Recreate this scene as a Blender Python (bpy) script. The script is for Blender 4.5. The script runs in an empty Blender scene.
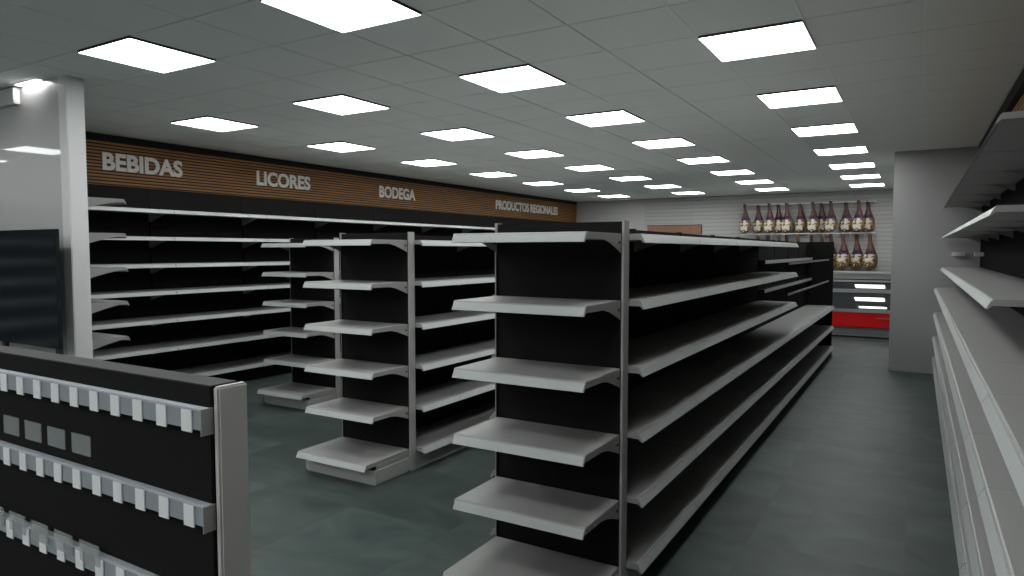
import bpy, bmesh, math, random
from mathutils import Vector, Matrix
random.seed(7)
SC = bpy.context.scene
COL = SC.collection
PI = math.pi

# ------------------------------------------------------------------ camera, world, exposure
CAM_H = 1.62
F_PX = 678.6
VX, VY = 917.2, 250.8                      # where lines along the aisle meet
d = Vector((VX - 512, 288 - VY, -F_PX)).normalized()
zz = Vector((0, F_PX, 288 - VY)).normalized()
xx = d.cross(zz)
cam_data = bpy.data.cameras.new('camera')
cam_data.sensor_width = 36.0
cam_data.lens = F_PX / 1024 * 36.0
cam_data.clip_start = 0.02
cam = bpy.data.objects.new('camera', cam_data)
COL.objects.link(cam)
R = Matrix((xx, d, zz))                    # rows: world axes seen from the camera
cam.matrix_world = Matrix.Translation((0, 0, CAM_H)) @ R.to_4x4()
SC.camera = cam

world = bpy.data.worlds.new('world')
SC.world = world
world.use_nodes = True
bg = world.node_tree.nodes['Background']
bg.inputs[0].default_value = (0.95, 0.98, 1.0, 1)
bg.inputs[1].default_value = 0.4
SC.view_settings.view_transform = 'Standard'
SC.view_settings.look = 'None'
SC.view_settings.gamma = 1.0
SC.view_settings.exposure = 0.0
SC.view_settings.use_curve_mapping = False
PANEL_POWER = 13.0                          # radiance of the ceiling panels

CEIL = 2.94
LIGHT_Z = 2.925
GX, GY, T = -0.597, 4.245, 0.6             # ceiling grid origin and module
ROOM_L, ROOM_R, ROOM_B = -7.99, 0.8, 16.75

# ------------------------------------------------------------------ materials
def s2l(c):
    return tuple(((v / 255) / 12.92 if v / 255 <= 0.04045 else ((v / 255 + 0.055) / 1.055) ** 2.4) for v in c)

def mat(name, col, rough=0.5, metal=0.0, spec=0.5, noise=0.0, nscale=8.0, coat=0.0, bump=0.0, ior=None):
    m = bpy.data.materials.new(name)
    m.use_nodes = True
    nt = m.node_tree
    b = nt.nodes['Principled BSDF']
    b.inputs['Base Color'].default_value = (*col, 1)
    b.inputs['Roughness'].default_value = rough
    b.inputs['Metallic'].default_value = metal
    b.inputs['Specular IOR Level'].default_value = spec
    if coat:
        b.inputs['Coat Weight'].default_value = coat
        b.inputs['Coat Roughness'].default_value = 0.03
    if ior: b.inputs['IOR'].default_value = ior
    if noise or bump:
        tc = nt.nodes.new('ShaderNodeTexCoord')
        n = nt.nodes.new('ShaderNodeTexNoise')
        n.inputs['Scale'].default_value = nscale
        n.inputs['Detail'].default_value = 5
        nt.links.new(tc.outputs['Object'], n.inputs['Vector'])
        if noise:
            r = nt.nodes.new('ShaderNodeMix'); r.data_type = 'RGBA'
            r.inputs[6].default_value = (*[max(0, v * (1 - noise)) for v in col], 1)
            r.inputs[7].default_value = (*[min(1, v * (1 + noise)) for v in col], 1)
            nt.links.new(n.outputs['Fac'], r.inputs[0])
            nt.links.new(r.outputs[2], b.inputs['Base Color'])
        if bump:
            bp = nt.nodes.new('ShaderNodeBump')
            bp.inputs['Strength'].default_value = bump
            bp.inputs['Distance'].default_value = 0.002
            nt.links.new(n.outputs['Fac'], bp.inputs['Height'])
            nt.links.new(bp.outputs[0], b.inputs['Normal'])
    return m

M = {}
M['shelf'] = mat('shelf_enamel', (0.285, 0.282, 0.277), 0.45, noise=0.05, nscale=20)
M['rail'] = mat('price_rail_plastic', (0.39, 0.41, 0.405), 0.45)
M['post'] = mat('upright_enamel', (0.37, 0.362, 0.352), 0.5, noise=0.04, nscale=15)
M['black'] = mat('black_panel', (0.0125, 0.0123, 0.0120), 0.85, spec=0.05, noise=0.15, nscale=3)
M['slot'] = mat('dark_slot', (0.006, 0.006, 0.006), 0.8)
M['wall'] = mat('wall_paint', (0.46, 0.455, 0.45), 0.7, noise=0.03, nscale=1.5)
M['pillar'] = mat('pillar_paint', (0.33, 0.328, 0.325), 0.7, noise=0.03, nscale=1.5)
M['tile'] = mat('ceiling_tile', (0.88, 0.91, 0.895), 0.9, noise=0.03, nscale=1.2)
M['gap'] = mat('ceiling_gap', (0.03, 0.03, 0.03), 0.9)
M['lit_tbar'] = mat('lit_ceiling_bar', (0.92, 0.93, 0.92), 0.6)  # near-white colour stands in for light caught on some grid bars
M['recess'] = mat('light_recess', (0.05, 0.05, 0.05), 0.8)
M['steel'] = mat('brushed_steel', (0.42, 0.42, 0.42), 0.35, metal=0.7, noise=0.06, nscale=30)
M['white'] = mat('white_enamel', (0.6, 0.6, 0.6), 0.35)
M['glossw'] = mat('glossy_white_panel', (0.38, 0.38, 0.38), 0.4, coat=0.45)
M['letters'] = mat('letter_acrylic', (0.75, 0.73, 0.70), 0.5)
M['screen'] = mat('smoked_glass', (0.008, 0.011, 0.014), 0.12, ior=1.5)
M['caseglass'] = mat('dark_case_glass', (0.012, 0.016, 0.02), 0.025, spec=1.0, ior=1.9)
M['red'] = mat('red_enamel', (0.52, 0.004, 0.006), 0.45, spec=0.25)
M['grayvent'] = mat('grey_case_metal', (0.22, 0.22, 0.22), 0.45)
M['clip'] = mat('white_clip', (0.74, 0.75, 0.76), 0.4)
M['railbody'] = mat('blue_grey_rail', (0.27, 0.295, 0.32), 0.35)
M['railtop'] = mat('rail_edge', (0.42, 0.44, 0.48), 0.35)
M['signwood'] = mat('sign_wood', (0.30, 0.15, 0.095), 0.6, noise=0.25, nscale=6)
M['shank'] = mat('ham_shank', (0.085, 0.027, 0.014), 0.5, noise=0.8, nscale=30)
M['band'] = mat('purple_band', (0.045, 0.018, 0.12), 0.5, noise=0.3, nscale=40)
M['cardglass'] = None

def emis(name, col, s):
    m = bpy.data.materials.new(name); m.use_nodes = True
    nt = m.node_tree; b = nt.nodes['Principled BSDF']
    b.inputs['Base Color'].default_value = (0.8, 0.8, 0.8, 1)
    b.inputs['Emission Color'].default_value = (*col, 1)
    b.inputs['Emission Strength'].default_value = s
    return m
M['diffuser'] = emis('lit_diffuser', (0.97, 1.0, 0.985), PANEL_POWER)

def card_material():
    m = bpy.data.materials.new('clear_acrylic'); m.use_nodes = True
    b = m.node_tree.nodes['Principled BSDF']
    b.inputs['Base Color'].default_value = (0.40, 0.43, 0.43, 1)
    b.inputs['Roughness'].default_value = 0.3
    b.inputs['Alpha'].default_value = 0.36
    return m
M['cardglass'] = card_material()

def floor_material():
    m = bpy.data.materials.new('slate_floor'); m.use_nodes = True
    nt = m.node_tree; N = nt.nodes; L = nt.links
    b = N['Principled BSDF']
    tc = N.new('ShaderNodeTexCoord')
    mp = N.new('ShaderNodeMapping')
    mp.inputs['Location'].default_value = (0.77 / 0.755 , -3.86 / 0.755, 0)
    mp.inputs['Scale'].default_value = (1 / 0.755, 1 / 0.755, 1)
    L.new(tc.outputs['Object'], mp.inputs[0])
    fl = N.new('ShaderNodeVectorMath'); fl.operation = 'FLOOR'
    L.new(mp.outputs[0], fl.inputs[0])
    wn = N.new('ShaderNodeTexWhiteNoise')
    L.new(fl.outputs[0], wn.inputs['Vector'])
    # cloudy slate: each tile samples its own patch
    off = N.new('ShaderNodeVectorMath'); off.operation = 'SCALE'; off.inputs['Scale'].default_value = 7.3
    L.new(wn.outputs['Color'], off.inputs[0])
    add = N.new('ShaderNodeVectorMath'); add.operation = 'ADD'
    L.new(tc.outputs['Object'], add.inputs[0]); L.new(off.outputs[0], add.inputs[1])
    st = N.new('ShaderNodeVectorMath'); st.operation = 'MULTIPLY'; st.inputs[1].default_value = (1.0, 1.5, 1)
    L.new(add.outputs[0], st.inputs[0])
    n1 = N.new('ShaderNodeTexNoise'); n1.inputs['Scale'].default_value = 1.9; n1.inputs['Detail'].default_value = 6
    n1.inputs['Distortion'].default_value = 1.2
    L.new(st.outputs[0], n1.inputs['Vector'])
    cr = N.new('ShaderNodeValToRGB')
    cr.color_ramp.elements[0].position = 0.3; cr.color_ramp.elements[0].color = (0.033, 0.047, 0.0445, 1)
    cr.color_ramp.elements[1].position = 0.72; cr.color_ramp.elements[1].color = (0.068, 0.091, 0.085, 1)
    L.new(n1.outputs['Fac'], cr.inputs[0])
    mr = N.new('ShaderNodeMapRange'); mr.inputs['To Min'].default_value = 0.80; mr.inputs['To Max'].default_value = 1.12
    L.new(wn.outputs['Value'], mr.inputs['Value'])
    hs = N.new('ShaderNodeVectorMath'); hs.operation = 'SCALE'
    L.new(cr.outputs[0], hs.inputs[0]); L.new(mr.outputs[0], hs.inputs['Scale'])
    # thin joints
    fr = N.new('ShaderNodeVectorMath'); fr.operation = 'FRACTION'; L.new(mp.outputs[0], fr.inputs[0])
    sp = N.new('ShaderNodeSeparateXYZ'); L.new(fr.outputs[0], sp.inputs[0])
    mn = N.new('ShaderNodeMath'); mn.operation = 'MINIMUM'; L.new(sp.outputs[0], mn.inputs[0]); L.new(sp.outputs[1], mn.inputs[1])
    lt = N.new('ShaderNodeMath'); lt.operation = 'LESS_THAN'; lt.inputs[1].default_value = 0.005; L.new(mn.outputs[0], lt.inputs[0])
    mx = N.new('ShaderNodeMix'); mx.data_type = 'RGBA'
    L.new(lt.outputs[0], mx.inputs[0]); L.new(hs.outputs[0], mx.inputs[6]); mx.inputs[7].default_value = (0.05, 0.06, 0.058, 1)
    L.new(mx.outputs[2], b.inputs['Base Color'])
    b.inputs['Roughness'].default_value = 0.5
    b.inputs['Specular IOR Level'].default_value = 0.35
    return m
M['floor'] = floor_material()

def slat_material():
    m = mat('slat_wood', (0.17, 0.085, 0.035), 0.5)
    nt = m.node_tree; N = nt.nodes; L = nt.links; b = N['Principled BSDF']
    tc = N.new('ShaderNodeTexCoord'); mp = N.new('ShaderNodeMapping'); mp.inputs['Scale'].default_value = (1, 1.2, 30)
    n = N.new('ShaderNodeTexNoise'); n.inputs['Scale'].default_value = 1.5; n.inputs['Detail'].default_value = 4
    L.new(tc.outputs['Object'], mp.inputs[0]); L.new(mp.outputs[0], n.inputs[0])
    cr = N.new('ShaderNodeValToRGB')
    cr.color_ramp.elements[0].position = 0.3; cr.color_ramp.elements[0].color = (0.23, 0.10, 0.020, 1)
    cr.color_ramp.elements[1].position = 0.7; cr.color_ramp.elements[1].color = (0.42, 0.195, 0.045, 1)
    L.new(n.outputs['Fac'], cr.inputs[0]); L.new(cr.outputs[0], b.inputs['Base Color'])
    return m
M['slat'] = slat_material()
M['slatback'] = mat('slat_backing', (0.018, 0.012, 0.008), 0.8)

def brick_material():
    m = bpy.data.materials.new('white_brick'); m.use_nodes = True
    nt = m.node_tree; N = nt.nodes; L = nt.links; b = N['Principled BSDF']
    tc = N.new('ShaderNodeTexCoord')
    sx = N.new('ShaderNodeSeparateXYZ'); L.new(tc.outputs['Object'], sx.inputs[0])
    cb = N.new('ShaderNodeCombineXYZ'); L.new(sx.outputs[0], cb.inputs[0]); L.new(sx.outputs[2], cb.inputs[1])
    br = N.new('ShaderNodeTexBrick')
    br.inputs['Scale'].default_value = 1.0
    br.inputs['Brick Width'].default_value = 2.4
    br.inputs['Row Height'].default_value = 0.092
    br.inputs['Mortar Size'].default_value = 0.010
    br.inputs['Mortar Smooth'].default_value = 0.3
    br.inputs['Color1'].default_value = (0.47, 0.465, 0.46, 1)
    br.inputs['Color2'].default_value = (0.43, 0.425, 0.42, 1)
    br.inputs['Mortar'].default_value = (0.32, 0.316, 0.312, 1)
    L.new(cb.outputs[0], br.inputs['Vector'])
    L.new(br.outputs['Color'], b.inputs['Base Color'])
    bp = N.new('ShaderNodeBump'); bp.invert = True; bp.inputs['Strength'].default_value = 0.4; bp.inputs['Distance'].default_value = 0.006
    L.new(br.outputs['Fac'], bp.inputs['Height']); L.new(bp.outputs[0], b.inputs['Normal'])
    b.inputs['Roughness'].default_value = 0.75
    return m
M['brick'] = brick_material()

def ham_material():
    m = bpy.data.materials.new('ham_netting'); m.use_nodes = True
    nt = m.node_tree; N = nt.nodes; L = nt.links; b = N['Principled BSDF']
    tc = N.new('ShaderNodeTexCoord')
    n1 = N.new('ShaderNodeTexNoise'); n1.inputs['Scale'].default_value = 26; n1.inputs['Detail'].default_value = 3
    L.new(tc.outputs['Object'], n1.inputs[0])
    cr = N.new('ShaderNodeValToRGB')
    cr.color_ramp.elements[0].position = 0.38; cr.color_ramp.elements[0].color = (0.05, 0.018, 0.02, 1)
    cr.color_ramp.elements[1].position = 0.62; cr.color_ramp.elements[1].color = (0.30, 0.19, 0.06, 1)
    L.new(n1.outputs['Fac'], cr.inputs[0])
    # pale printed paper wrapped round the middle of the ham
    sx = N.new('ShaderNodeSeparateXYZ'); L.new(tc.outputs['Object'], sx.inputs[0])
    a = N.new('ShaderNodeMath'); a.operation = 'DIVIDE'; L.new(sx.outputs[0], a.inputs[0]); a.inputs[1].default_value = 0.088
    c = N.new('ShaderNodeMath'); c.operation = 'ADD'; L.new(sx.outputs[2], c.inputs[0]); c.inputs[1].default_value = 0.50
    e = N.new('ShaderNodeMath'); e.operation = 'DIVIDE'; L.new(c.outputs[0], e.inputs[0]); e.inputs[1].default_value = 0.14
    p1 = N.new('ShaderNodeMath'); p1.operation = 'MULTIPLY'; L.new(a.outputs[0], p1.inputs[0]); L.new(a.outputs[0], p1.inputs[1])
    p2 = N.new('ShaderNodeMath'); p2.operation = 'MULTIPLY'; L.new(e.outputs[0], p2.inputs[0]); L.new(e.outputs[0], p2.inputs[1])
    s = N.new('ShaderNodeMath'); s.operation = 'ADD'; L.new(p1.outputs[0], s.inputs[0]); L.new(p2.outputs[0], s.inputs[1])
    n2 = N.new('ShaderNodeTexNoise'); n2.inputs['Scale'].default_value = 17; n2.inputs['Detail'].default_value = 4
    L.new(tc.outputs['Object'], n2.inputs[0])
    k = N.new('ShaderNodeMath'); k.operation = 'MULTIPLY_ADD'; L.new(n2.outputs['Fac'], k.inputs[0]); k.inputs[1].default_value = -7; k.inputs[2].default_value = 4.3
    t = N.new('ShaderNodeMath'); t.operation = 'LESS_THAN'; L.new(s.outputs[0], t.inputs[0]); L.new(k.outputs[0], t.inputs[1])
    mx = N.new('ShaderNodeMix'); mx.data_type = 'RGBA'
    L.new(t.outputs[0], mx.inputs[0]); L.new(cr.outputs[0], mx.inputs[6]); mx.inputs[7].default_value = (0.66, 0.60, 0.52, 1)
    L.new(mx.outputs[2], b.inputs['Base Color']); b.inputs['Roughness'].default_value = 0.5
    return m
M['ham'] = ham_material()

# ------------------------------------------------------------------ mesh helpers
class MB:
    def __init__(s): s.v = []; s.f = []; s.sm = []
    def box(s, x0, x1, y0, y1, z0, z1):
        b = len(s.v)
        s.v += [(x0, y0, z0), (x1, y0, z0), (x1, y1, z0), (x0, y1, z0), (x0, y0, z1), (x1, y0, z1), (x1, y1, z1), (x0, y1, z1)]
        s.f += [tuple(b + i for i in q) for q in ((0, 3, 2, 1), (4, 5, 6, 7), (0, 1, 5, 4), (1, 2, 6, 5), (2, 3, 7, 6), (3, 0, 4, 7))]
        s.sm += [False] * 6
        return s
    def prism(s, poly, axis, a, b_, smooth=False):
        """poly: 2-D outline; axis 'x': (y,z) outline run along x; 'y': (x,z); 'z': (x,y)"""
        b = len(s.v); n = len(poly)
        def P(u, v, w):
            return {'x': (w, u, v), 'y': (u, w, v), 'z': (u, v, w)}[axis]
        s.v += [P(u, v, a) for u, v in poly] + [P(u, v, b_) for u, v in poly]
        s.f += [tuple(b + i for i in range(n)), tuple(b + n + i for i in reversed(range(n)))]
        s.sm += [False, False]
        for i in range(n):
            j = (i + 1) % n
            s.f.append((b + i, b + n + i, b + n + j, b + j)); s.sm.append(smooth)
        return s
    def tube(s, p, q, r, n=12, r2=None):
        p = Vector(p); q = Vector(q); r2 = r if r2 is None else r2
        dd = (q - p).normalized()
        u = dd.orthogonal().normalized(); w = dd.cross(u)
        b = len(s.v)
        for c, rr in ((p, r), (q, r2)):
            for i in range(n):
                a = 2 * PI * i / n
                s.v.append(tuple(c + u * math.cos(a) * rr + w * math.sin(a) * rr))
        s.f += [tuple(b + i for i in reversed(range(n))), tuple(b + n + i for i in range(n))]; s.sm += [False, False]
        for i in range(n):
            j = (i + 1) % n
            s.f.append((b + i, b + j, b + n + j, b + n + i)); s.sm.append(True)
        return s
    def rings(s, rings, cap=True):
        b = len(s.v); n = len(rings[0])
        for r in rings: s.v += [tuple(p) for p in r]
        for k in range(len(rings) - 1):
            for i in range(n):
                j = (i + 1) % n
                s.f.append((b + k * n + i, b + k * n + j, b + (k + 1) * n + j, b + (k + 1) * n + i)); s.sm.append(True)
        if cap:
            s.f += [tuple(b + i for i in reversed(range(n))), tuple(b + (len(rings) - 1) * n + i for i in range(n))]; s.sm += [True, True]
        return s
    def mesh(s, name, m, bevel=0.0):
        me = bpy.data.meshes.new(name)
        me.from_pydata(s.v, [], s.f)
        me.polygons.foreach_set('use_smooth', s.sm)
        bm = bmesh.new(); bm.from_mesh(me)
        bmesh.ops.recalc_face_normals(bm, faces=bm.faces)
        if bevel:
            ed = [e for e in bm.edges if len(e.link_faces) == 2 and e.calc_face_angle(0) > 0.7]
            bmesh.ops.bevel(bm, geom=ed, offset=bevel, segments=2, affect='EDGES', clamp_overlap=True)
        bm.to_mesh(me); bm.free()
        me.materials.append(m)
        return me

def obj(name, me, parent=None, loc=(0, 0, 0), rz=0.0):
    o = bpy.data.objects.new(name, me)
    COL.objects.link(o)
    o.location = loc; o.rotation_euler = (0, 0, rz)
    if parent is not None: o.parent = parent
    return o

def thing(name, label, cat, loc=(0, 0, 0), rz=0.0, group=None):
    o = bpy.data.objects.new(name, None); COL.objects.link(o)
    o.empty_display_size = 0.1
    o.location = loc; o.rotation_euler = (0, 0, rz)
    o['label'] = label; o['category'] = cat
    if group: o['group'] = group
    return o

def tag(o, label, cat, group=None, kind=None):
    o['label'] = label; o['category'] = cat
    if group: o['group'] = group
    if kind: o['kind'] = kind
    return o

def struct(name, me, loc=(0, 0, 0)):
    o = obj(name, me, None, loc); o['kind'] = 'structure'; return o

# ------------------------------------------------------------------ room shell
NEAR, FARL = -5.0, -12.0                   # the shop goes on behind the camera and to the side of the tills
struct('floor', MB().box(FARL, ROOM_R + .1, NEAR, ROOM_B + .1, -0.1, 0).mesh('floor', M['floor']))
struct('wall_left', MB().box(ROOM_L - .1, ROOM_L, 2.86, ROOM_B, 0, 3.05).mesh('wall_left', M['wall']))
struct('wall_back', MB().box(ROOM_L - .1, ROOM_R + .1, ROOM_B, ROOM_B + .1, 0, 3.05).mesh('wall_back', M['wall']))
struct('wall_right', MB().box(ROOM_R, ROOM_R + .1, NEAR, ROOM_B, 0, 3.05).mesh('wall_right', M['wall']))
w = struct('wall_front', MB().box(FARL, ROOM_R, NEAR - .1, NEAR, 0, 0.9).box(FARL, ROOM_R, NEAR - .1, NEAR, 2.7, 3.05).mesh('wall_front', M['wall']))  # unseen; middle band left open so world light adds fill
struct('wall_side', MB().box(FARL - .1, FARL, NEAR, 2.86, 0, 3.05).mesh('wall_side', M['wall']))
# brick facing on the far wall
struct('wall_brick', MB().box(-6.0, -0.05 + .85, ROOM_B - .06, ROOM_B, 0, CEIL).mesh('wall_brick', M['brick']))
# pillar / chamfered wall block at the end of the right-hand shelving
struct('pillar', MB().box(-0.293, ROOM_R, 10.48, 11.7, 0, CEIL).mesh('pillar', M['pillar']))
struct('trim_1', MB().box(-0.296, ROOM_R, 10.468, 10.48, 0, 0.07).mesh('trim', M['pillar']))

# ceiling: tiles with dark joints, openings where the light panels sit
def col_x(i): return GX - T + 3 * T * i - 0.0    # left edge of the light cell of column i
lights = {}
for i in range(-6, 1):
    for k in range(-5, 7):
        x0 = GX - T + 1.8 * i; y0 = GY + 1.8 * k
        if i <= -4 and y0 > 2.2: continue
        if i == -3 and k == -1: continue          # over the white partition
        lights[(i, k)] = (x0, y0)
cells = set()
for (i, k), (x0, y0) in lights.items():
    cells.add((round((x0 - GX) / T), round((y0 - GY) / T)))
mb = MB()
for a in range(-20, 3):
    for b_ in range(-16, 21):
        x0 = GX + a * T; y0 = GY + b_ * T
        if (a, b_) in cells: continue
        if x0 > ROOM_R or x0 + T < FARL or y0 > ROOM_B: continue
        if x0 + T < ROOM_L and y0 > 2.5: continue
        g = 0.005
        mb.box(x0 + g, min(x0 + T - g, ROOM_R), y0 + g, min(y0 + T - g, ROOM_B), CEIL, CEIL + 0.012)
struct('ceiling', mb.mesh('ceiling', M['tile']))
struct('ceiling_void', MB().box(FARL, ROOM_R + .1, NEAR, ROOM_B + .1, CEIL + 0.06, CEIL + 0.14).mesh('void', M['gap']))
mb = MB()
for X in (GX, GX + T, GX + 2 * T):
    mb.box(X - 0.0055, X + 0.0055, NEAR, ROOM_B if X < -.3 else 10.48, CEIL - 0.004, CEIL + 0.006)
mb.box(GX - T - 0.005, GX - T + 0.005, NEAR, ROOM_B, CEIL - 0.004, CEIL + 0.006)
mb.box(0.008, ROOM_R, 5.440, 5.450, CEIL - 0.004, CEIL + 0.006)
mb.box(-7.0, GX - T, 1.840, 1.850, CEIL - 0.004, CEIL + 0.006)
struct('trim_2', mb.mesh('trim', M['lit_tbar']))

# ------------------------------------------------------------------ ceiling light panels
fr_mb = MB()
h = T / 2
e = .2995; zl = LIGHT_Z - CEIL
fr_mb.box(-e, e, -e, -e + .003, zl, 0).box(-e, e, e - .003, e, zl, 0).box(-e, -e + .003, -e + .003, e - .003, zl, 0).box(e - .003, e, -e + .003, e - .003, zl, 0)
fr_mb.box(-e, e, -e, e, .0005, .010)
frame_me = fr_mb.mesh('frame', M['recess'])
diff_me = MB().box(-.296, .296, -.296, .296, 0, .012).mesh('diffuser', M['diffuser'])
colname = {0: 'over the right aisle', -1: 'above the gap beside the big central gondola', -2: 'over the middle gondola', -3: 'beside the slatted wall sign band',
           -4: 'in the till area', -5: 'in the till area, second line', -6: 'in the till area, third line'}
ordn = ['first', 'second', 'third', 'fourth', 'fifth', 'sixth', 'seventh', 'eighth', 'ninth', 'tenth', 'eleventh', 'twelfth']
for (i, k), (x0, y0) in sorted(lights.items()):
    if k < -1 and (i, k) not in lights: continue
    n = k + 1 if k >= -1 else None
    seen = (k >= 0) or (k == -1 and i in (-1, -2))
    if seen:
        first = {0: 0, -1: -1, -2: -1, -3: 0}.get(i, 0)
        lab = 'square lit ceiling panel, %s in the line %s' % (ordn[k - first], colname[i])
    else:
        lab = 'square lit ceiling panel behind or beside the viewer, %s row back, line %s' % (ordn[-k - 1], ordn[-i])
    t = thing('ceiling_light', lab, 'ceiling light', (x0 + h, y0 + h, CEIL), 0, 'square ceiling light panels')
    obj('frame', frame_me, t)
    obj('diffuser', diff_me, t, (0, 0, LIGHT_Z - CEIL + .0002))

# ------------------------------------------------------------------ shelving kit
_cache = {}
def shelf_mesh(L, D):
    key = ('s', round(L, 4), round(D, 4))
    if key not in _cache:
        o = [(0, 0), (-(D - .027), 0), (-(D - .021), -.002), (-(D - .018), -.006), (-D, -.042), (-(D - .005), -.043), (-(D - .020), -.028), (0, -.028)]
        _cache[key] = MB().prism(o, 'x', -L / 2, L / 2).mesh('shelf', M['shelf'])
    return _cache[key]
def rail_mesh(L, D):
    key = ('r', round(L, 4), round(D, 4))
    if key not in _cache:
        o = [(-(D - .0172), -.0066), (-(D - .0001), -.0408), (-(D + .0022), -.0408), (-(D - .0150), -.0066)]
        _cache[key] = MB().prism(o, 'x', -L / 2 + .002, L / 2 - .002).mesh('price_rail', M['rail'])
    return _cache[key]
def bracket_mesh(D):
    key = ('b', round(D, 4))
    if key not in _cache:
        o = [(0, -.002), (0, -.088), (-.03, -.076), (-.08, -.058), (-.13, -.042), (-.18, -.032), (-.21, -.0295), (-(D - .02), -.0285), (-(D - .02), -.002)]
        if D > .45: o = [(0, -.002), (0, -.125), (-.06, -.112), (-.16, -.080), (-.26, -.052), (-.34, -.035), (-.37, -.0295), (-(D - .02), -.0285), (-(D - .02), -.002)]
        _cache[key] = MB().prism(o, 'x', -.0012, .0012).mesh('bracket', M['shelf'])
    return _cache[key]
hook_me = MB().box(-.003, .003, -.03, -.012, -.046, -.036).mesh('hook', M['slot'])

def add_shelf(parent, z, L, D, y0=0.0, rz=0.0, brackets=True, hooks=False, x0=0.0, outer=False):
    """a shelf whose back edge lies at local y0 and whose lip faces local -Y (before rz)"""
    R_ = Matrix.Rotation(rz, 3, 'Z')
    p = R_ @ Vector((x0, y0, 0))
    s = obj('shelf', shelf_mesh(L, D), parent, (p.x, p.y, z), rz)
    obj('price_rail', rail_mesh(L, D), s)
    if brackets:
        for sx in (-1, 1):
            b = obj('bracket', bracket_mesh(D), s, (sx * (L / 2 + .0015 if (hooks or outer) else L / 2 - .004), 0, 0))
            if hooks: obj('hook', hook_me, s, (sx * (L / 2 + .0015), 0, 0))
    return s

LEVELS = [0.166, 0.478, 0.783, 1.087, 1.396, 1.698]

def end_unit(label, cx, yb, length=0.655, D=0.385):
    """gondola end: two uprights, black back, six shelves facing the camera side, plinth"""
    t = thing('end_shelving', label, 'shelving', (cx, yb, 0))
    hw = length / 2
    for s in (-1, 1):
        pw = .0055 if s > 0 else .003
        obj('upright', MB().box(-pw, pw, 0, .066, 0, 1.757).mesh('upright', M['post'], .002), t, (s * (hw + .006 + pw), 0, 0))
        obj('slot_strip', MB().box(-.0022, .0022, .003, .012, .1, 1.70).mesh('slot', M['slot']), t, (s * (hw + .0035), 0, 0))
    obj('back_panel', MB().box(-hw - .001, hw + .001, .012, .030, .10, 1.752).mesh('back_panel', M['black']), t)
    w_ = hw + .014
    bs = MB().box(-w_, w_, -D + .015, -D + .033, .012, .107).box(-w_, -w_ + .016, -D + .033, -.001, .012, .107).box(w_ - .016, w_, -D + .033, -.001, .012, .107)
    bs.box(-w_ + .006, w_ - .006, -D + .022, -.02, 0, .012)
    obj('plinth', bs.mesh('plinth', M['post'], .002), t)
    for s in (-1, 1):
        obj('side_plate', MB().box(-.003, .003, -D + .03, 0, .107, .139).mesh('side_plate', M['shelf']), t, (s * (hw + .0045), 0, 0))
    for k, z in enumerate(LEVELS):
        if k == 0: add_shelf(t, z, length + .01, D + .085, brackets=False)
        else: add_shelf(t, z, length, D, hooks=True)
    return t

def run_bay(label, cx, y0, L, group, levels=LEVELS, D=0.40, sides=(1, -1), low_only=False, first=False, last=False):
    """double-sided bay of a gondola run along the aisle"""
    t = thing('gondola_bay', label, 'shelving', (cx, y0 + L / 2, 0), 0, group)
    obj('back_panel', MB().box(-.014, .014, -L / 2 + .015, L / 2 - .015, .08, 1.745).mesh('back_panel', M['black']), t)
    up = MB().box(-.017, .017, -.014, .014, 0, 1.752).mesh('upright', M['black'])
    obj('upright', up, t, (0, -L / 2 + .0145, 0))
    if last: obj('upright', up, t, (0, L / 2 - .0145, 0))
    for s in sides:
        rz = PI / 2 * s
        pl = MB().box(-L / 2 + .001, L / 2 - .001, -D + .065, -D + .085, 0, .125).mesh('plinth', M['post'])
        obj('plinth', pl, t, (0, 0, 0), rz)
        for k, z in enumerate(levels):
            if low_only and k > 2: continue
            add_shelf(t, z, L - .004, D if k else D, y0=-.016, rz=rz, brackets=(k > 0))
    if low_only:
        # narrow upper ledge with its own price rail, and a thin bar further out
        for z in (1.515, 1.205):
            s_ = obj('ledge', MB().box(.014, .085, -L / 2 + .002, L / 2 - .002, z - .012, z).mesh('ledge', M['black']), t)
            obj('price_rail', MB().box(.085, .089, -L / 2 + .004, L / 2 - .004, z - .035, z + .003).mesh('price_rail', M['rail']), s_)
        for z in (1.495, 1.17):
            obj('front_bar', MB().box(.315, .325, -L / 2, L / 2, z - .022, z).mesh('front_bar', M['grayvent']), t)
    return t

# central gondola
end_unit('grey metal end shelves at the near end of the big central gondola', -1.472, 2.87)
ya = 2.938
Lb = (7.585 - ya) / 5
for n in range(5):
    run_bay('%s full-height double-sided bay behind the end shelves of the big central gondola' % ordn[n], -1.472, ya + n * Lb, Lb, 'full-height bays of the central gondola')
Lc = (11.38 - 7.585) / 4
for n in range(4):
    run_bay('%s bay of the far low-shelved stretch of the central gondola, bare above' % ordn[n], -1.472, 7.585 + n * Lc, Lc, 'low-shelved bays of the central gondola', low_only=True, last=(n == 3), sides=(1, -1))
t = thing('gondola_end_panel', 'tall black end board closing the far end of the central gondola', 'panel', (-1.472, 11.385, 0))
obj('board', MB().box(-.382, .382, 0, .03, .05, 1.757).mesh('board', M['black']), t)
obj('foot', MB().box(-.39, .39, -.0, .03, 0, .05).mesh('foot', M['post']), t)

# the two gondolas further over
end_unit('grey metal end shelves of the middle gondola, standing free on the green floor', -3.495, 3.83)
for n in range(7):
    run_bay('%s bay behind the end shelves of the middle gondola' % ordn[n], -3.495, 3.897 + n * 1.0, 1.0, 'bays of the middle gondola')
end_unit('grey metal end shelves half hidden behind the middle gondola', -5.585, 5.16, length=.655)
for n in range(6):
    run_bay('%s bay of the third gondola, hidden behind the middle one' % ordn[n], -5.585, 5.228 + n * 1.0, 1.0, 'bays of the third gondola')

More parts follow.
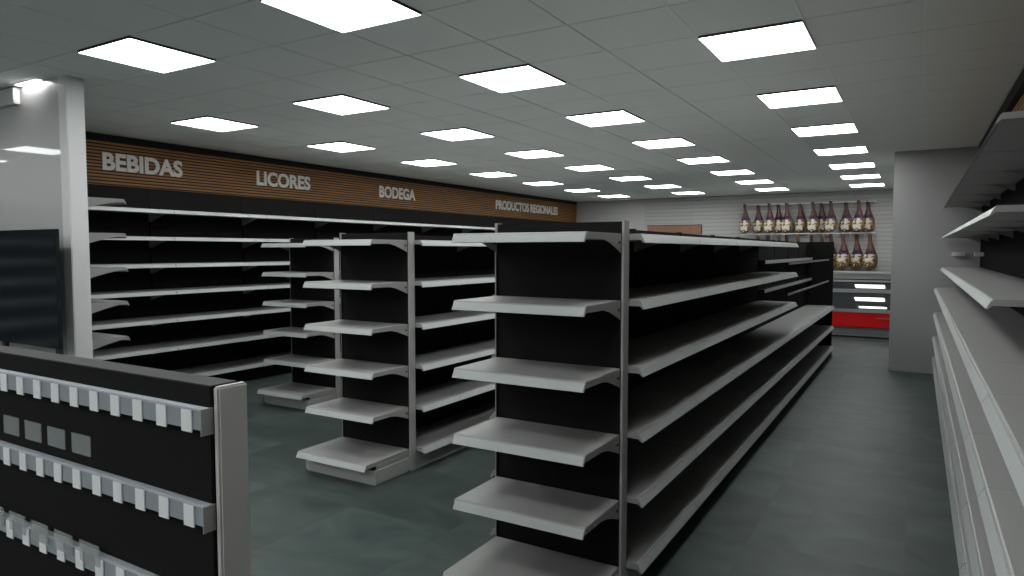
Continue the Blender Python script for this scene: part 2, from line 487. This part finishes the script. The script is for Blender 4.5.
# ------------------------------------------------------------------ wall shelving under the slatted band
WL = [0.205, 0.555, 0.870, 1.180, 1.478, 1.773, 2.07]
def wall_bay(label, x_back, y0, L, D, levels, group, facing=1, Dlow=None, lowcount=0, top=2.33, header=True):
    t = thing('wall_shelving', label, 'shelving', (x_back, y0 + L / 2, 0), 0, group)
    f = facing
    xs = sorted((0, f * .02))
    obj('back_panel', MB().box(xs[0], xs[1], -L / 2 + .001, L / 2 - .001, .10, top - .002).mesh('back_panel', M['black']), t)
    xp = sorted((f * .021, f * .045))
    for s in (-1,):
        obj('upright', MB().box(xp[0], xp[1], s * L / 2 + .002, s * L / 2 + .026, 0, max(levels) + .05).mesh('upright', M['black']), t)
    xq = sorted((f * (D - .085), f * (D - .105)))
    obj('plinth', MB().box(xq[0], xq[1], -L / 2 + .001, L / 2 - .001, 0, .15).mesh('plinth', M['black'] if f > 0 else M['post']), t)  # black colour paints in the shade below the lowest shelf
    for k, z in enumerate(levels):
        Dk = (Dlow if (Dlow and k < lowcount) else D)
        add_shelf(t, z, L - .004, Dk - .022, y0=-.022, rz=PI / 2 * f, brackets=(k > 0))
    return t
LWM = 1.2435
for n in range(10):
    wall_bay('%s bay of the long wall shelving under the slatted sign band' % ordn[n], -7.56, 3.314 + n * LWM, LWM, .51, WL, 'wall shelving under the slatted band')

for n in range(6):  # unseen bays added so the smoked glass reflects dark shelving with bands
    t = wall_bay('%s dark shelving bay on the unseen side wall, added for reflections in the smoked glass' % ordn[n], FARL, -4.9 + n * 1.25, 1.25, .51, WL, 'unseen shelving added for reflections')
# run that backs on to the white partition, only its end shows past the partition
t = thing('partition_shelving', 'shelves backing on to the white partition, seen end-on beside its edge', 'shelving', (-6.70, 2.90, 0), PI)
obj('back_panel', MB().box(-.78, .84, -.02, 0, .1, 2.33).mesh('back_panel', M['black']), t)
for s in (-.775, .835):
    obj('upright', MB().box(s - .012, s + .012, -.045, -.021, 0, 2.15).mesh('upright', M['black']), t)
for z in WL:
    add_shelf(t, z, 1.44, .455, y0=-.047, brackets=(z > .3), x0=-.02, outer=True)
obj('plinth', MB().box(-.74, .70, -.46, -.44, 0, .15).mesh('plinth', M['post']), t)

# ------------------------------------------------------------------ right-hand shelving against the wall
RLOW = [0.248, 0.522, 0.828, 1.147]
def right_bay(label, y0, L, upper, group):
    t = thing('wall_shelving', label, 'shelving', (0.70, y0 + L / 2, 0), 0, group)
    obj('back_panel', MB().box(-.02, 0, -L / 2 + .001, L / 2 - .001, .10, 2.33).mesh('back_panel', M['black']), t)
    obj('plinth', MB().box(-.44, -.42, -L / 2 + .001, L / 2 - .001, 0, .17).mesh('plinth', M['post']), t)
    for k, z in enumerate(RLOW):
        add_shelf(t, z, L - .004, .478, y0=-.022, rz=-PI / 2, brackets=(k > 0))
    if upper:
        for z, dd in ((1.413, .416), (1.812, .416), (2.200, .408)):
            add_shelf(t, z, L - .004, dd, y0=-.022, rz=-PI / 2)
    return t
LR = (10.35 - 3.53) / 6
right_bay('short low-shelved bay beside the viewer, before the full-height bays along the right wall', 2.74, .79, False, None)
right_bay('low bay of the right wall shelving running out of view beside the camera', 1.60, 1.14, False, None)
right_bay('last low bay of the right wall shelving, behind the camera position', .46, 1.14, False, None)
for n in range(6):
    right_bay('%s full-height bay along the right wall, counted towards the pillar' % ordn[n], 3.53 + n * LR, LR, True, 'full-height bays along the right wall')
tag(obj('pale_strip', MB().box(.385, .53, 10.40, 10.467, 1.553, 1.605).mesh('strip', M['white'], .003)), 'small pale strip on the grey pillar face beside the wall shelves', 'shelf strip')  # small pale block set against the pillar face
tag(obj('pale_strip', MB().box(.585, .676, 9.70, 9.80, 1.555, 1.602).mesh('strip', M['white'], .003)), 'small pale strip on the dark back board of the shelves by the pillar', 'shelf strip')

# ------------------------------------------------------------------ slatted sign bands
def sign_band(name, label, x_face, f, y0, y1, z0, z1, ztop, words_):
    t = thing(name, label, 'sign band', (x_face, (y0 + y1) / 2, z0))
    hl = (y1 - y0) / 2
    xs = sorted((-f * .04, -f * .02))
    obj('backing', MB().box(xs[0], xs[1], -hl, hl, 0, z1 - z0).mesh('backing', M['slatback']), t)
    xs = sorted((-f * .04, f * (.004 if f > 0 else .045)))
    obj('cornice', MB().box(xs[0], xs[1], -hl, hl, z1 - z0, ztop - z0).mesh('cornice', M['slot']), t)
    mbs = MB(); n = 14; p = (z1 - z0) / n
    xs = sorted((-f * .02, 0))
    for i in range(n):
        mbs.box(xs[0], xs[1], -hl, hl, i * p + .002, i * p + .002 + p * .52)
    obj('slats', mbs.mesh('slats', M['slat']), t)
    return t
sign_band('slatted_sign_band', 'long brown slatted timber band high on the left wall, carrying department names', -7.94, 1, 2.91, ROOM_B - .01, 2.348, 2.869, CEIL - .001, None)
sign_band('slatted_sign_band', 'brown slatted timber band high on the right wall above the dark shelves', .668, -1, 1.0, 10.36, 2.33, 2.838, CEIL - .001, None)

def letter_sign(text, label, x, y0, y1, z0, z1):
    t = thing('lettering_sign', label, 'sign', (x, (y0 + y1) / 2, z0))
    adv = 0.0; made = []
    # letter widths by measuring each prefix
    cu = bpy.data.curves.new('measure', 'FONT'); cu.size = 1.0; cu.offset = 0.036; cu.extrude = 0.0; cu.resolution_u = 5
    mo = bpy.data.objects.new('measure', cu); COL.objects.link(mo)
    def shape(tx):
        cu.body = tx
        bpy.context.view_layer.update()
        dg = bpy.context.evaluated_depsgraph_get()
        me = bpy.data.meshes.new_from_object(mo.evaluated_get(dg))
        return me
    whole = shape(text)
    X = [v.co.x for v in whole.vertices]; Yv = [v.co.y for v in whole.vertices]
    x0, x1 = min(X), max(X); H0 = shape('E'); hy = [v.co.y for v in H0.vertices]; ya_, yb_ = min(hy), max(hy)
    sx = (y1 - y0) / (x1 - x0); sy = (z1 - z0) / (yb_ - ya_)
    for i, ch in enumerate(text):
        if ch == ' ': continue
        pre = shape(text[:i + 1]); me = shape(ch)
        shift = max(v.co.x for v in pre.vertices) - max(v.co.x for v in me.vertices)
        bm = bmesh.new(); bm.from_mesh(me)
        bmesh.ops.remove_doubles(bm, verts=bm.verts, dist=1e-5)
        g = bmesh.ops.extrude_face_region(bm, geom=bm.faces[:])
        for v in g['geom']:
            if isinstance(v, bmesh.types.BMVert): v.co.z += 1.0
        cx = (min(v.co.x for v in me.vertices) + max(v.co.x for v in me.vertices)) / 2
        for v in bm.verts:
            v.co = Vector((v.co.z * .008, (v.co.x - cx) * sx, (v.co.y - ya_) * sy))
        bmesh.ops.recalc_face_normals(bm, faces=bm.faces)
        for f_ in bm.faces: f_.smooth = False
        me.clear_geometry(); bm.to_mesh(me); bm.free()
        me.materials.clear(); me.materials.append(M['letters'])
        obj('letter', me, t, (0, (cx + shift - x0) * sx - (y1 - y0) / 2, 0))
    bpy.data.objects.remove(mo)
    return t
XL = -7.9385; K = 1.0257
letter_sign('BEBIDAS', 'pale raised letters reading bebidas on the slatted band, next to the partition', XL, 4.272, 5.246, 2.536, 2.736)
letter_sign('LICORES', 'pale raised letters reading licores on the slatted band', XL, 6.359, 7.333, 2.536, 2.736)
letter_sign('BODEGA', 'pale raised letters reading bodega on the slatted band', XL, 8.872, 9.846, 2.536, 2.736)
letter_sign('PRODUCTOS REGIONALES', 'pale raised letters reading productos regionales at the far end of the band', XL, 12.616, 15.590, 2.531, 2.733)

# ------------------------------------------------------------------ white partition, its pelmet and downlight
PY = 2.735
struct('wall_partition', MB().box(FARL, -5.65, PY, PY + .125, 0, CEIL).mesh('wall_partition', M['glossw']))
struct('trim_3', MB().box(-5.65, -5.53, PY - .008, PY + .125, 0, CEIL).mesh('trim', M['white'], .006))
struct('trim_4', MB().box(-9.0, -6.25, PY - .05, PY, 2.80, CEIL - .012).mesh('trim', M['white'], .003))
t = thing('recessed_strip_light', 'short recessed strip light washing the top of the white partition', 'ceiling light', (-6.03, PY - .035, CEIL - .004))
obj('housing', MB().box(-.20, .20, -.03, .03, .0005, .0035).mesh('housing', M['white']), t)
obj('diffuser', MB().box(-.16, .16, -.022, .022, -.002, -.0003).mesh('diffuser', emis('strip_diffuser', (1, .99, .97), 26)), t)

# dark smoked-glass board on legs in front of the partition
t = thing('smoked_glass_screen', 'dark smoked-glass board on black legs in front of the white partition', 'screen', (-6.6, 2.52, 0))
obj('pane', MB().box(-1.35, 1.27, 0, .03, .905, 1.778).mesh('pane', M['screen'], .003), t)
for x in (-1.28, -.02 + .0, 1.24):
    pass
for x in (-1.2, .42, 1.245):
    obj('leg', MB().box(x - .025, x + .025, .0, .03, 0, .904).mesh('leg', M['slot']), t)
    obj('foot', MB().box(x - .03, x + .03, -.10, .12, 0, .02).mesh('foot', M['slot']), t)

# ------------------------------------------------------------------ black display with hook rails next to the camera
DY = .838; DXR = -1.186; DZ = 1.35; DLEFT = -2.95
t = thing('black_display_rack', 'waist-high black display board with clipped price rails and one grey post', 'display rack', ((DLEFT + DXR) / 2, DY, 0))
cx = (DLEFT + DXR) / 2; hl = (DXR - DLEFT) / 2
obj('board', MB().box(-hl, hl - .010, 0, .062, .06, DZ).mesh('board', M['black'], .002), t)
obj('top_cap', MB().box(-hl, hl - .010, .001, .061, DZ + .0002, DZ + .003).mesh('top_cap', mat('dark_grey_cap', (0.026, 0.026, 0.026), .8)), t)
obj('slot_strip', MB().box(hl - .010, hl + .004, .008, .056, .06, DZ - .02).mesh('slot', M['slot']), t)
obj('plinth', MB().box(-hl, hl - .012, .01, .052, 0, .06).mesh('plinth', M['slot']), t)
post_me = MB().box(-.009, .009, -.006, .062, 0, DZ + .004).mesh('post', mat('rack_post', (0.43, 0.42, 0.405), .5), .004)
obj('post', post_me, t, (hl + .0145, 0, 0))
obj('post', post_me, t, (-hl - .0145, 0, 0))
clip_me = MB().box(0, .034, -.003, 0, -.046, -.001).mesh('clip', M['clip'], .0008)
for r, z in enumerate((1.304, 1.110, .916, .722)):
    rail = obj('hook_rail', MB().box(-hl, hl - .004, -.016, -.001, z - .040, z - .001).mesh('hook_rail', M['railbody'], .001), t)
    obj('rail_edge', MB().box(-hl, hl - .004, -.019, -.001, z - .001, z + .005).mesh('rail_edge', M['railtop'], .001), rail)
    obj('end_cap', MB().box(hl - .0038, hl - .001, -.028, -.001, z - .046, z + .007).mesh('end_cap', M['shelf']), rail)
    n = 0; x = hl - .061
    while x > -hl and n < 20:
        obj('clip', clip_me, rail, (x - .018, -.0165, z)); x -= .0855; n += 1
card_me = MB().box(-.041, .041, -.002, 0, -.024, .024).mesh('card', M['cardglass'])
for r, (yy, zc, x1, n, where) in enumerate(((DY - .0005, 1.163, -1.684, 5, 'between the top rails'), (DY - .022, .923, -1.622, 6, 'over the third rail'))):
    for k in range(n):
        o = obj('price_card_holder', card_me, None, (x1 - k * .114, yy, zc))
        tag(o, 'clear square card holder %s of the black display, %s from the post' % (where, ordn[k]), 'card holder', 'clear card holders on the black display')

# ------------------------------------------------------------------ far wall: wooden sign, hams on rails, meat counter
t = thing('wooden_sign', 'reddish timber signboard on the white brick wall', 'sign', (-5.24, ROOM_B - .062, 2.13))
mbs = MB()
for i in range(7):
    mbs.box(-.68 + i * .196, -.68 + i * .196 + .192, -.02, 0, -.1, .12)
obj('boards', mbs.mesh('boards', M['signwood']), t)
obj('frame', MB().box(-.69, .70, -.024, 0, .12, .135).box(.692, .705, -.024, 0, -.1, .12).mesh('frame', M['slatback']), t)

HY = 16.48; FS = 1.0325; ZT = 1.62 + (2.645 - 1.62) * FS; ZL = 1.62 + (1.99 - 1.62) * FS
for nm, z0 in (('upper', ZT), ('lower', ZL)):
    t = thing('ham_rack', 'pair of pale %s rails on wall brackets, hams hang from them' % nm, 'rack', (-2.16, HY, z0))
    for y in (-.075, .075):
        obj('rail', MB().tube((-1.385, y, 0), (1.385, y, 0), .010, 10).mesh('rail', M['white']), t)
    for x in (-1.37, -.46, .46, 1.36):
        obj('wall_bracket', MB().box(x - .012, x + .012, -.09, .208, -.024, -.009).mesh('wall_bracket', M['white']), t)
    for i in range(10 if nm == 'lower' else 0):
        x = -1.25 + i * .27
        obj('spare_hook', MB().tube((x, -.086, .01), (x, -.086, -.10), .0045, 8).tube((x, -.086, -.10), (x, -.110, -.085), .0045, 8).mesh('spare_hook', M['white']), t)

def ham_meshes(Hh, W):
    n = 20
    prof = [(0, .018), (-.015, .030), (-.04, .033), (-.10, .030), (-.16, .033), (-.20, .042), (-.25, .054), (-.29, .067), (-.32, .076)]
    prof2 = [(-.27, .058), (-.30, .068), (-.335, .079), (-.36, .088)]
    prof3 = [(-.34, .082), (-.37, .096), (-.39, .104), (-.42, .112), (-.48, .120), (-.53, .117), (-.58, .103), (-.62, .078), (-.648, .040), (-.66, .010)]
    def ring(z, r, sq):
        off = .026 * math.sin(-z / .66 * PI)
        return [Vector(((math.cos(2 * PI * i / n) * r + off) * W / .24, math.sin(2 * PI * i / n) * r * sq, z * Hh / .66)) for i in range(n)]
    return (MB().rings([ring(z, r, .9) for z, r in prof]).mesh('shank', M['shank']),
            MB().rings([ring(z, r * 1.04, .72) for z, r in prof2]).mesh('band', M['band']),
            MB().rings([ring(z, r, .52) for z, r in prof3]).mesh('ham_body', M['ham']),
            MB().tube((0, 0, -.01), (0, 0, .022), .004, 8).mesh('hook', M['steel']))
hamU = ham_meshes(.69, .27); hamL = ham_meshes(.79, .295)
def ham(x, z, ms, label, group, dy=0, tilt=0):
    t = thing('cured_ham', label, 'ham', (x, HY + dy, z), 0, group)
    t.rotation_euler = (0, tilt, random.uniform(-.06, .06))
    for nm, me in zip(('shank', 'band', 'ham_body', 'hook'), ms): obj(nm, me, t)
upx = [-3.37, -3.11, -2.85, -2.69, -2.49, -2.24, -1.96, -1.81, -1.61, -1.33, -1.08, -.92]
for k, x in enumerate(upx):
    ham(x * FS, ZT + .030, hamU, 'cured ham in printed paper, %s along the top rail counting from the sign side' % ordn[k], 'hams on the top rail', dy=.075 if k % 2 else -.075, tilt=random.uniform(-.015, .015))
lox = [-3.07, -2.89, -2.63, -2.50, -2.25, -2.00, -1.77, -1.61, -1.36, -1.11, -.86]
for k, x in enumerate(lox):
    if k < 8: lab = 'cured ham on the lower rail mostly hidden behind the central gondola, %s along' % ordn[k]
    else: lab = 'cured ham on the lower rail in clear view above the meat counter, %s one' % ('first', 'middle', 'last')[k - 8]
    ham(x * FS, ZL - .015, hamL, lab, 'hams on the lower rail', dy=.075 if k % 2 else -.075, tilt=random.uniform(-.015, .015))

# meat counter
CY = 14.1
t = thing('meat_counter', 'chilled meat counter with red front and dark curved glass under the hams', 'display counter', (-2.0, CY, 0))
ca, cb_ = -2.4, 1.95
obj('plinth', MB().box(ca, cb_, .06, .9, 0, .03).mesh('plinth', M['slot']), t)
mv = MB()
for z in (.032, .078, .124, .170):
    mv.box(ca, cb_, .0 + .01, .05, z, z + .026)
mv.box(ca, cb_, .05, .9, .03, .205)
obj('vent_grille', mv.mesh('vent_grille', M['grayvent'], .002), t)
pr = [(.05, .205), (-.03, .205), (-.036, .215), (-.036, .468), (-.03, .478), (.05, .478)]
obj('red_front', MB().prism(pr, 'x', ca, cb_, False).mesh('red_front', M['red']), t)
obj('door_pull', MB().box(1.38, 1.66, -.056, -.040, .378, .386).mesh('door_pull', M['steel']), t)
obj('front_rail', MB().box(ca, cb_, -.05, .05, .478, .540).mesh('front_rail', M['steel'], .006), t)
def curved(z0, z1, tilt_mid, r, ybase):
    """outline of a convex glass strip leaning back, radius r"""
    n = 28; hz = (z1 - z0) / 2; out = []
    a0 = math.asin(min(.99, hz / math.cos(tilt_mid) / r))
    pts = []
    for i in range(n + 1):
        a = tilt_mid - a0 + 2 * a0 * i / n
        pts.append((-r * math.cos(a), r * math.sin(a)))
    yb, zb = pts[0]
    front = [(ybase + p - yb, z0 + q - zb) for p, q in pts]
    return front
for nm, z0, z1, tilt, yb in (('lower_glass', .54, .838, 22, -.045), ('upper_glass', .905, 1.035, 21.3, .09)):
    fr = curved(z0, z1, math.radians(tilt), 1.4, yb)
    ol = fr + [(fr[-1][0] + .02, fr[-1][1]), (fr[0][0] + .02, fr[0][1])]
    obj(nm, MB().prism(ol, 'x', ca, cb_, False).mesh(nm, M['caseglass']), t)
obj('middle_rail', MB().box(ca, cb_, .06, .14, .838, .905).mesh('middle_rail', M['steel'], .004), t)
obj('upper_rail', MB().box(ca, cb_, .12, .22, 1.035, 1.07).mesh('upper_rail', M['steel'], .004), t)
obj('dark_joint', MB().box(ca, cb_, .17, .24, 1.07, 1.092).mesh('dark_joint', M['slot']), t)
obj('top_fascia', MB().box(ca, cb_, .16, .24, 1.092, 1.185).mesh('top_fascia', M['grayvent']), t)
obj('worktop', MB().box(ca, cb_, .14, .95, 1.185, 1.215).mesh('worktop', M['steel'], .004), t)
obj('cabinet', MB().box(ca, cb_, .24, .90, .21, 1.183).mesh('cabinet', M['grayvent']), t)
